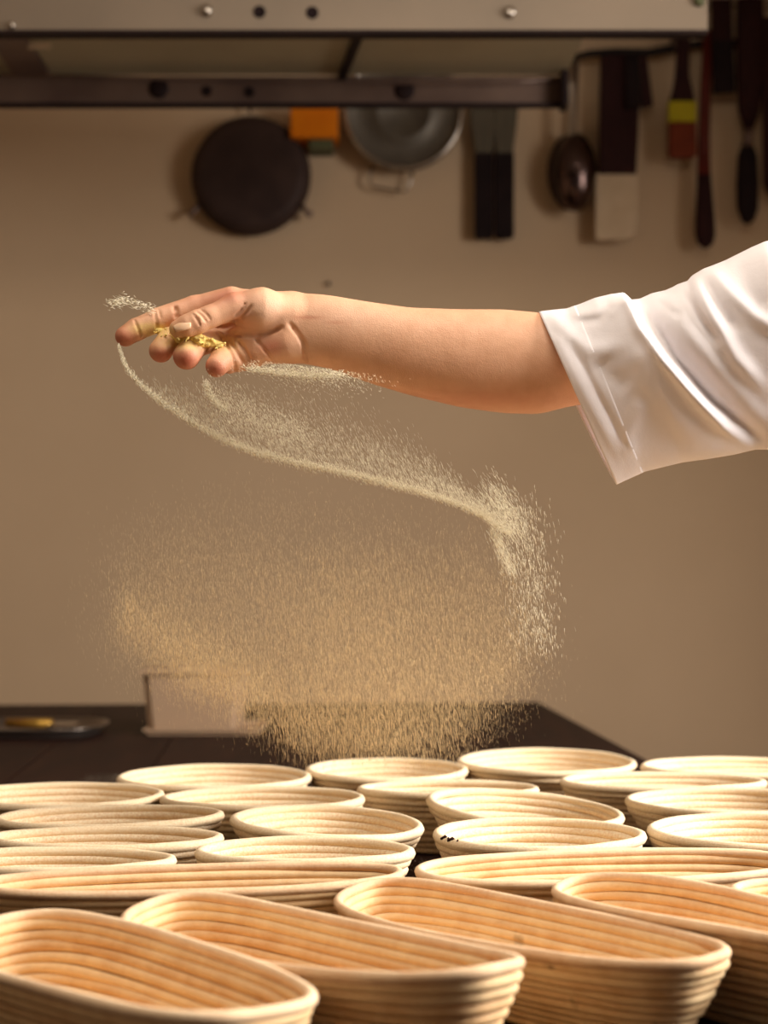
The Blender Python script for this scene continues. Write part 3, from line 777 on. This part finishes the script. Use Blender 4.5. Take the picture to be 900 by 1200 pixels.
# small hook below the fingers
hk = polyline([(242, 448), (243, 458), (250, 468), (264, 480)], 60); n = 700; p2, s = along(n, hk); p2 = p2 + rn.normal(0, 2.4, (n, 2))
put(p2, 1.50 + rn.normal(0, .006, n), .4, .9, .3, .0015, .003, .00015, .0003)
n = 2600; p2, s = along(n, polyline([(248, 462), (300, 490), (360, 512)], 60)); p2 = p2 + np.stack([rn.normal(0, 10, n), rn.normal(0, 12, n)], -1)
put(p2, 1.50 + rn.normal(0, .015, n), .45, .9, .2, .0015, .003, .0001, .00022)
# grains coming off the heel of the hand along the wrist
n = 1300; p2, s = along(n, polyline([(290, 431), (330, 437), (372, 440), (400, 438)], 60)); p2 = p2 + np.stack([rn.normal(0, 5, n), rn.normal(0, 2.2, n)], -1)
put(p2, 1.492 + rn.normal(0, .006, n), .9, .3, .3, .0015, .003, .0002, .00042)
n = 1500; p2 = np.stack([365 + rn.normal(0, 34, n), 434 + np.abs(rn.normal(0, 12, n)) - 4], -1); p2[:, 1] += (p2[:, 0] - 365) * .12
put(p2, 1.490 + rn.normal(0, .008, n), .6, .8, .3, .0014, .003, .0001, .00028)
# wisp thrown up left of the index finger
n = 230; t = rn.rand(n); p2 = np.stack([126 + 52 * t + rn.normal(0, 3, n), 357 - 6 * np.sin(pi * t) + 6 * t + rn.normal(0, 3.5, n)], -1)
put(p2, 1.52 + rn.normal(0, .006, n), .9, .15, .3, .003, .007, .00012, .00028)
grains('tossed_flour', np.concatenate(pos), np.concatenate(dr), np.concatenate(ln), np.concatenate(wd), M['grain'], 'bright curved stream of flour grains leaving the fingertips')

pos, dr, ln, wd = [], [], [], []
# falling curtain
def curtain(n, x0, x1, yfun, l0, l1, w0, w1, Yc, Ys, edge=60):
    x = rn.uniform(x0, x1, n); a, b = yfun(x); y = a + (b - a) * rn.rand(n) ** .5
    if x1 - x0 < 260: x = np.clip((x0 + x1) / 2 + rn.normal(0, (x1 - x0) * .33, n), 150, 600); a, b = yfun(x); y = a + (b - a) * rn.rand(n) ** .62
    x = x + rn.normal(0, edge * .5, n); y = y + rn.normal(0, 14, n)
    put(np.stack([x, y], -1), Yc + rn.normal(0, Ys, n), .10, 1.0, .06, l0, l1, w0, w1)
lowedge = lambda x: np.interp(x, [120, 160, 220, 300, 340, 420, 520, 600, 640], [720, 760, 810, 840, 868, 888, 884, 800, 740])
topedge = lambda x: np.interp(x, [120, 200, 300, 400, 500, 600, 640], [640, 590, 560, 570, 590, 630, 650])
curtain(64000, 160, 600, lambda x: (topedge(x), lowedge(x)), .002, .005, .000035, .00008, 1.62, .09)
curtain(22000, 300, 540, lambda x: (640 + 0 * x, np.interp(x, [150, 230, 300, 350, 420, 540, 600], [740, 800, 850, 878, 890, 876, 800])), .004, .009, .00005, .00012, 1.66, .07, 22)
curtain(6000, 140, 330, lambda x: (lowedge(x) - 75, lowedge(x) - 10), .004, .008, .00006, .00014, 1.60, .05, 20)
grains('falling_flour', np.concatenate(pos), np.concatenate(dr), np.concatenate(ln), np.concatenate(wd), M['grain_gold'], 'broad veil of fine flour grains falling towards the baskets')

# ------------------------------------------------------------------ shelf above
SH = 1.045 + CAMZ                                              # underside of the fascia
def xz(px, py, Y): v = at(px, py, Y); return v.x, v.z
sf = thing('overhead_shelf', (0, 3.2, SH), 'beige and dark metal overhead shelf with rivets across the top', 'shelf')
xr = at(829, 0, 3.0).x
box('fascia', -1.0, xr, 3.0, 3.012, SH + .004, SH + .30, M['fascia'], sf, .002)
box('fascia_trim', -1.0, xr + .001, 2.997, 3.03, SH - .003, SH + .0045, M['edge'], sf, .001)
DZ = CAMZ + 1.122
def deck(name, pts, z0, z1, mat):
    bm = bmesh.new(); a = [bm.verts.new((x, y, z0)) for x, y in pts]; b = [bm.verts.new((x, y, z1)) for x, y in pts]
    bm.faces.new(a); bm.faces.new(b[::-1]); k = len(pts)
    for i in range(k): bm.faces.new((a[i], b[i], b[(i + 1) % k], a[(i + 1) % k]))
    return link(name, bm_mesh(name, bm), mat, sf)
deck('underside_panel', [(-.755, 3.013), (-.03, 3.013), (-.105, 3.499), (-.755, 3.499)], DZ, DZ + .02, M['deck'])
deck('underside_panel', [(-.012, 3.013), (.43, 3.013), (.415, 3.499), (-.087, 3.499)], DZ, DZ + .02, M['deck'])
deck('underside_panel', [(-1.0, 3.013), (-.83, 3.013), (-.84, 3.499), (-1.0, 3.499)], DZ, DZ + .02, M['deck'])
deck('cross_rib', [(-.03, 3.013), (-.012, 3.013), (-.087, 3.499), (-.105, 3.499)], DZ - .012, DZ + .015, M['edge'])
deck('cross_rib', [(-.83, 3.013), (-.755, 3.013), (-.76, 3.499), (-.84, 3.499)], DZ - .006, DZ + .016, M['rail'])
prism_xz('patch_plate', [xz(33, 38, 3.28), xz(59, 37, 3.28), xz(59, 57, 3.28), xz(33, 57, 3.28)], 3.28, 3.284, M['cream'], sf)
xe = at(662, 0, 3.5).x
box('rear_rail', -1.0, xe, 3.5, 3.515, SH + .006, DZ - .002, M['rail'], sf, .003)
box('rear_rail_lip', -1.0, xe, 3.485, 3.5, SH, SH + .010, M['edge'], sf, .001)
tube('rail_bead', [at(-30, 87, 3.49), at(150, 91, 3.49), at(300, 95, 3.49), at(480, 97, 3.49), at(600, 97, 3.49), at(650, 92, 3.49)], .004, M['rail'], sf, 8)
box('end_bracket', xe - .010, xe + .004, 3.46, 3.52, SH - .002, DZ + .03, M['edge'], sf, .002)
for px_, mt in ((242, 'steel'), (597, 'steel'), (830 - 15, 'green')):
    c = at(px_, 13 if px_ != 597 else 15, 3.0)
    if mt == 'green': c = at(819, 1, 3.0)
    lathe('rivet', [(0, -.011), (.008, -.011), (.011, -.008), (.012, -.001), (.006, 0), (0, 0)], c, 'y', M[mt], sf, 20)
for px_, py_, Y_ in ((304, 14, 3.0), (366, 15, 3.0), (242, 107, 3.5), (292, 108, 3.5)):
    lathe('hole_disc', [(0, -.0012), (.0088, -.0012), (.0105, -.0020), (.0122, -.0016), (.0125, .001)], at(px_, py_, Y_), 'y', M['black'], sf, 20)  # raised black disc painted in for the dark inside of a hole
for px_, py_ in ((186, 104), (474, 106)):
    lathe('bolt_head', [(0, -.006), (.016, -.006), (.022, -.003), (.024, .001)], at(px_, py_, 3.5), 'y', M['edge'], sf, 16)
lathe('rivet', [(0, -.008), (.005, -.008), (.007, -.005), (.007, 0)], at(14, 30, 2.998), 'y', M['steel'], sf, 14)
tube('hanger_strap', [(-.9, 3.25, DZ + .02), (-.9, 3.25, 2.8)], .012, M['rail'], sf, 8)
tube('hanger_strap', [(.35, 3.25, DZ + .02), (.35, 3.25, 2.8)], .012, M['rail'], sf, 8)

# ------------------------------------------------------------------ things hanging on the wall
HYY = WY - .035
tY = Matrix.Identity(3)
# dark round pan, bottom towards us
c = at(293, 203, HYY - .03); R0 = 69 / F * (HYY - .03)
pn = thing('round_pan', c, 'dark round pan with two small ears hanging on the wall left of the yellow box', 'pan')
lathe('pan_body', [(0, -.012), (R0 * .80, -.012), (R0 * .93, -.008), (R0 * .985, .006), (R0, .03), (R0 + .004, .032), (R0 + .002, .036), (R0 * .96, .03), (R0 * .9, .0), (0, -.006)], c, 'y', M['iron_pan'], pn, 64)
for sx in (-1, 1):
    b = at(293 + sx * 60, 240, HYY - .01); e = at(293 + sx * 72, 252, HYY - .01)
    tube('ear', [b, (b + e) / 2 + Vector((0, 0, -.006)), e], [.008, .007, .011], M['rail'], pn, 10)
tube('hanging_hook', [at(293, 132, HYY), at(293, 120, HYY), at(293, 112, HYY + .03)], .004, M['iron'], pn, 8)
# box
ob = thing('wall_box', at(368, 145, HYY), 'small orange plastic box on the wall between the two round pans', 'box')
x0, z0 = xz(340, 161, HYY - .06); x1, z1 = xz(396, 120, HYY - .06)
box('case', x0, x1, HYY - .06, WY, z0, z1, M['orange'], ob, .006)
x0, z0 = xz(362, 175, HYY - .04); x1, z1 = xz(390, 160, HYY - .04)
box('nozzle', x0, x1, HYY - .04, WY, z0, z1, M['green'], ob, .004)
# grey pan / sieve with wire loop
c = at(473, 131, HYY - .03); R1 = 69 / F * (HYY - .03)
sv = thing('round_sieve', c, 'grey round pan with a raised ring and a wire loop, half hidden by the shelf', 'pan')
lathe('pan_body', [(0, -.004), (R1 * .38, -.004), (R1 * .42, -.012), (R1 * .47, -.014), (R1 * .52, -.006), (R1 * .9, -.002), (R1 * .95, -.012), (R1, -.012), (R1 * 1.01, .0), (R1 * .97, .035), (0, .035)], c + Vector((.02, 0, .02)) * 0, 'y', M['pan_grey'], sv, 64)
lathe('rolled_rim', [(R1 * .975 + .006 * cos(a), -.012 + .006 * sin(a)) for a in np.linspace(0, 2 * pi, 9)], c, 'y', M['steel'], sv, 64)
tube('wire_loop', [at(438, 190, HYY), at(434, 204, HYY), at(433, 214, HYY), at(438, 219, HYY), at(472, 225, HYY), at(478, 222, HYY), at(481, 212, HYY), at(485, 195, HYY)], .0035, M['steel'], sv, 8)
# pair of black blades with grey tops
for k_, (xa, xb) in enumerate(((556, 578), (580, 602))):
    cxp = (xa + xb) / 2
    t = thing('scraper', at(cxp, 200, HYY), 'left one of the two black blades hanging side by side right of the grey pan' if k_ == 0 else 'right one of the two black blades hanging side by side, nearer the ladle', 'utensil', 'pair of hanging black blades')
    prism_xz('blade', [xz(xa, 180, HYY), xz(xb, 180, HYY), xz(xb, 276, HYY), xz(xb - 3, 280, HYY), xz(xa + 3, 280, HYY), xz(xa, 276, HYY)], HYY - .012, HYY + .012, M['black'], t, .003)
    d0 = -6 if k_ == 0 else 0
    prism_xz('ferrule', [xz(xa + d0, 118, HYY), xz(xb + d0 + 6, 118, HYY), xz(xb + d0 * .3 + 3, 150, HYY), xz(xb - 1, 180, HYY), xz(xa + 1, 180, HYY), xz(xa - 1 + d0 * .4, 150, HYY)], HYY - .009, HYY + .009, M['bristle_grey'], t, .003)
# wall rail and hooks
wr = thing('utensil_rail', at(770, 58, HYY), 'dark wall rail carrying the hanging kitchen tools at upper right', 'rail')
tube('bar', [at(664, 70, HYY - .02), at(690, 63, HYY - .02), at(720, 61, HYY - .02), at(760, 62, HYY - .02), at(790, 56, HYY - .01), at(830, 50, HYY - .01), at(960, 50, HYY - .01)], [.008, .010, .011, .012, .012, .010, .010], M['iron'], wr, 12)
tube('bracket', [at(790, 56, HYY - .02), at(790, 48, WY + .001)], .012, M['rail'], wr, 8)
tube('bracket', [at(950, 50, HYY - .02), at(950, 48, WY + .001)], .012, M['rail'], wr, 8)
# ladle
ld = thing('ladle', at(672, 70, HYY - .03), 'shiny steel ladle with round bowl hanging at the left end of the rail', 'ladle')
YL = HYY - .05
tube('handle', [at(667, 70, YL), at(670, 100, YL), at(671, 140, YL), at(672, 165, YL - .01), at(673, 185, YL - .02)], [.011, .012, .011, .010, .013], M['steel'], ld, 12, (1, .35))
Rb = 25 / F * YL
prof = [(Rb * cos(a), -Rb * sin(a) * .9) for a in np.linspace(0, pi / 2, 12)] + [(Rb * .9 * cos(a), -Rb * sin(a) * .8) for a in np.linspace(pi / 2, 0, 12)]
prof = [(max(p_[0], 0.0002), p_[1]) for p_ in prof]
sc = Matrix.Diagonal((1, 1, 1.85)) 
o = lathe('bowl', prof, (0, 0, 0), 'y', M['dark_chrome'], None, 40)
for v in o.data.vertices: v.co = sc @ v.co + at(674, 202, YL + .01)
o.parent = ld; o.matrix_parent_inverse = Matrix.Translation(ld.location).inverted()
# big dark spoon behind the ladle
t = thing('serving_spoon', at(674, 80, HYY), 'dark oval spoon hanging directly behind the steel ladle', 'spoon')
o = lathe('bowl', prof, (0, 0, 0), 'y', M['iron_pan'], None, 40)
for v in o.data.vertices: v.co = Matrix.Diagonal((1.08, .4, 1.8)) @ v.co + at(668, 202, HYY + .014)
o.parent = t; o.matrix_parent_inverse = Matrix.Translation(t.location).inverted()
tube('handle', [at(676, 70, HYY), at(673, 165, HYY)], .006, M['iron_pan'], t, 8)
# scraper with pale blade
t = thing('spatula', at(722, 60, HYY - .02), 'broad dark-handled spatula with a pale cream blade', 'spatula')
Yp = HYY - .02
prism_xz('blade', [xz(698, 204, Yp), xz(747, 204, Yp), xz(747, 262, Yp), xz(744, 274, Yp), xz(735, 281, Yp), xz(700, 282, Yp), xz(697, 278, Yp)], Yp - .007, Yp + .007, M['cream'], t, .003)
prism_xz('handle', [xz(704, 66, Yp), xz(742, 66, Yp), xz(748, 125, Yp), xz(747, 160, Yp), xz(745, 205, Yp), xz(702, 205, Yp), xz(703, 130, Yp)], Yp - .013, Yp + .013, M['charred'], t, .005)
t = thing('tongs', at(750, 60, HYY - .04), 'short dark tongs hanging right of the cream-bladed spatula', 'tongs')
Yq = HYY - .045
prism_xz('arm', [xz(733, 66, Yq), xz(748, 66, Yq), xz(752, 126, Yq), xz(734, 128, Yq)], Yq - .008, Yq + .008, M['black'], t, .003)
prism_xz('arm', [xz(749, 66, Yq), xz(758, 66, Yq), xz(765, 124, Yq), xz(753, 127, Yq)], Yq - .008, Yq + .008, M['charred'], t, .003)
# pastry brush
HYB = HYY - .045
t = thing('pastry_brush', at(799, 60, HYB), 'flat brush with a yellow band and brown bristles', 'brush')
prism_xz('handle', [xz(793, 42, HYB), xz(808, 42, HYB), xz(807, 90, HYB), xz(809, 106, HYB), xz(815, 121, HYB), xz(783, 121, HYB), xz(790, 106, HYB), xz(793, 90, HYB)], HYB - .010, HYB + .010, M['charred'], t, .004)
prism_xz('band', [xz(783, 120, HYB), xz(815, 120, HYB), xz(815, 144, HYB), xz(783, 144, HYB)], HYB - .014, HYB + .014, M['yellow'], t, .002)
prism_xz('bristles', [xz(784, 144, HYB), xz(815, 144, HYB), xz(816, 182, HYB), xz(810, 186, HYB), xz(788, 186, HYB), xz(783, 181, HYB)], HYB - .012, HYB + .012, M['bristle'], t, .004)
# wooden spoon / stick
t = thing('wooden_spoon', at(826, 50, HYY - .03), 'long reddish wooden spoon with a dark rounded end', 'spoon')
Yw = HYY - .03
tube('handle', [at(830, 36, Yw), at(827, 100, Yw), at(825, 160, Yw), at(825, 205, Yw)], [.013, .015, .016, .019], M['darkwood'], t, 12, (1, .6))
tube('bowl', [at(825, 204, Yw), at(825.5, 225, Yw), at(826, 255, Yw), at(826.5, 275, Yw), at(826.5, 286, Yw), at(826.5, 291, Yw)], [.019, .022, .027, .028, .021, .006], M['charred'], t, 14, (1, .5))
# bundled dark tools on the far right
t = thing('oven_mitt', at(846, 30, HYY - .03), 'dark flared tool hanging behind the wooden spoon, against the shelf end', 'utensil')
Ym = HYY - .05
prism_xz('handle', [xz(833, -34, Ym), xz(856, -34, Ym), xz(858, 50, Ym), xz(834, 50, Ym)], Ym - .01, Ym + .01, M['charred'], t, .004)
prism_xz('blade', [xz(834, 48, Ym), xz(858, 48, Ym), xz(862, 108, Ym), xz(836, 110, Ym)], Ym - .01, Ym + .01, M['black'], t, .004)
t.name = 'dough_cutter'
HYT = HYY - .035
t = thing('rolling_brush', at(880, 30, HYT - .04), 'dark bulky tool with a slim black oval end hanging near the right edge', 'utensil')
tube('grip', [at(876, 170, HYT), at(876, 182, HYT), at(876, 215, HYT), at(876, 245, HYT), at(876, 258, HYT), at(876, 263, HYT)], [.016, .027, .031, .029, .018, .005], M['black'], t, 14, (1, .6))
tube('ferrule', [at(877, 150, HYT), at(876, 172, HYT)], [.014, .015], M['rail'], t, 12)
tube('body', [at(879, -60, HYT - .02), at(879, 20, HYT - .02), at(879, 90, HYT - .02), at(878, 130, HYT - .015), at(877, 152, HYT - .005)], [.030, .038, .038, .030, .013], M['charred'], t, 14, (1, .6))
t.name = 'hanging_tool'
t = thing('wooden_spoon', at(902, 60, HYY - .02), 'dark tool half cut off by the right frame edge', 'utensil')
prism_xz('blade', [xz(893, 20, HYY - .05), xz(935, 20, HYY - .05), xz(935, 215, HYY - .05), xz(925, 228, HYY - .05), xz(900, 228, HYY - .05), xz(894, 215, HYY - .05)], HYY - .056, HYY - .044, M['charred'], t, .003)
tube('handle', [at(912, 20, HYY - .05), at(912, -80, HYY - .05)], .012, M['charred'], t, 10)
t.name = 'baking_peel'

# ------------------------------------------------------------------ on the far table
def onY(py): return (CAMZ - TZ) * F / (py - HY)
Yc = onY(862)
cx0, cx1 = (166 - CX) / F * Yc, (284 - CX) / F * Yc
ct_ = thing('plastic_tub', ((cx0 + cx1) / 2, Yc + .09, TZ), 'milky plastic tub with lid standing on the far left of the table', 'tub')
hb = .115; dpt = .17
def tub_shell(name, x0, x1, y0, y1, z0, z1, fl, th_, mat, parent):
    bm = bmesh.new()
    def ringv(i, z, o): return [bm.verts.new(q) for q in ((x0 + i - o, y0 + i - o, z), (x1 - i + o, y0 + i - o, z), (x1 - i + o, y1 - i + o, z), (x0 + i - o, y1 - i + o, z))]
    a = ringv(fl, z0, 0); b = ringv(0, z1, 0); b2 = ringv(0, z1, .006); b3 = ringv(0, z1 + .004, .006); c_ = ringv(th_, z1 + .004, 0); d_ = ringv(fl + th_, z0 + th_, 0)
    bm.faces.new(a); bm.faces.new(d_)
    for u_, v_ in ((a, b), (b, b2), (b2, b3), (b3, c_), (c_, d_)):
        for i in range(4): bm.faces.new((u_[i], u_[(i + 1) % 4], v_[(i + 1) % 4], v_[i]))
    es = [e for e in bm.edges if abs(e.verts[0].co.z - e.verts[1].co.z) > .02]
    bmesh.ops.bevel(bm, geom=es, offset=.014, segments=3, affect='EDGES')
    return link(name, bm_mesh(name, bm), mat, parent)
tub_shell('body', cx0, cx1, Yc, Yc + dpt, TZ + .012, TZ + .012 + hb, .010, .003, M['milky'], ct_)
box('lid', cx0 - .008, cx1 + .008, Yc - .008, Yc + dpt + .008, TZ + .128, TZ + .136, M['milky'], ct_, .004)
box('contents', cx0 + .02, cx1 - .055, Yc + .02, Yc + dpt - .02, TZ + .018, TZ + .082, M['dough'], ct_, .012)
td = thing('tub_tray', (cx1, Yc + .08, TZ), 'pale shallow lid lying flat under the milky tub', 'lid')
tub_shell('dish', cx0 + .01, cx1 + .035, Yc - .005, Yc + dpt + .01, TZ + .001, TZ + .010, .002, .002, M['milky'], td)
Yt = onY(868)
tr = thing('metal_tray', ((20 - CX) / F * Yt, Yt + .1, TZ), 'flat steel tray lying on the far left edge of the table', 'tray')
bm = bmesh.new(); 
xa, xb = (-70 - CX) / F * Yt, (112 - CX) / F * Yt
N_ = 40; rings = []
for (o_, z_) in ((.0, .002), (.0, .004), (.012, .020), (.018, .022), (.018, .019), (.010, .016), (-.006, .005)):
    rings.append([bm.verts.new(((xa + xb) / 2 + ((xb - xa) / 2 - .02 + o_) * np.sign(cos(a)) * abs(cos(a)) ** .6, Yt + .13 + (.11 + o_) * np.sign(sin(a)) * abs(sin(a)) ** .6, TZ + z_)) for a in np.linspace(0, 2 * pi, N_, endpoint=False)])
for a_, b_ in zip(rings, rings[1:]):
    for i in range(N_): bm.faces.new((a_[i], a_[(i + 1) % N_], b_[(i + 1) % N_], b_[i]))
bm.faces.new(rings[0]); bm.faces.new(rings[-1])
link('dish', bm_mesh('dish', bm, True), M['foil'], tr)
kn = thing('dough_scraper', (-.72, Yt + .13, TZ + .01), 'small brass-coloured scraper lying in the steel tray', 'scraper')
tube('handle', [Vector((-.80, Yt + .16, TZ + .020)), Vector((-.70, Yt + .13, TZ + .020))], [.010, .012], M['brass'], kn, 10)
prism_xz('blade', [(-.70, TZ + .016), (-.645, TZ + .016), (-.645, TZ + .022), (-.70, TZ + .022)], Yt + .09, Yt + .165, M['steel'], kn)
# flour spilt on the planks between the baskets
n = 14000; x = rn.uniform(-.5, .52, n); y = rn.uniform(1.25, 2.6, n)
for (bx, by, ba, bb, bw) in BK:                              # none under the baskets
    u_ = (x - bx) * cos(bw) + (y - by) * sin(bw); v_ = -(x - bx) * sin(bw) + (y - by) * cos(bw)
    k_ = (u_ / ba) ** 2 + (v_ / bb) ** 2 > .80; x, y = x[k_], y[k_]
n = len(x); pos_ = np.stack([x, y, np.full(n, TZ + .0012)], -1)
grains('spilt_flour', pos_, rn.normal(size=(n, 3)) * np.array([1, 1, .05]), rn.uniform(.0008, .0022, n), rn.uniform(.0002, .0005, n), M['grain'], 'flour specks spilt on the dark table between the baskets')
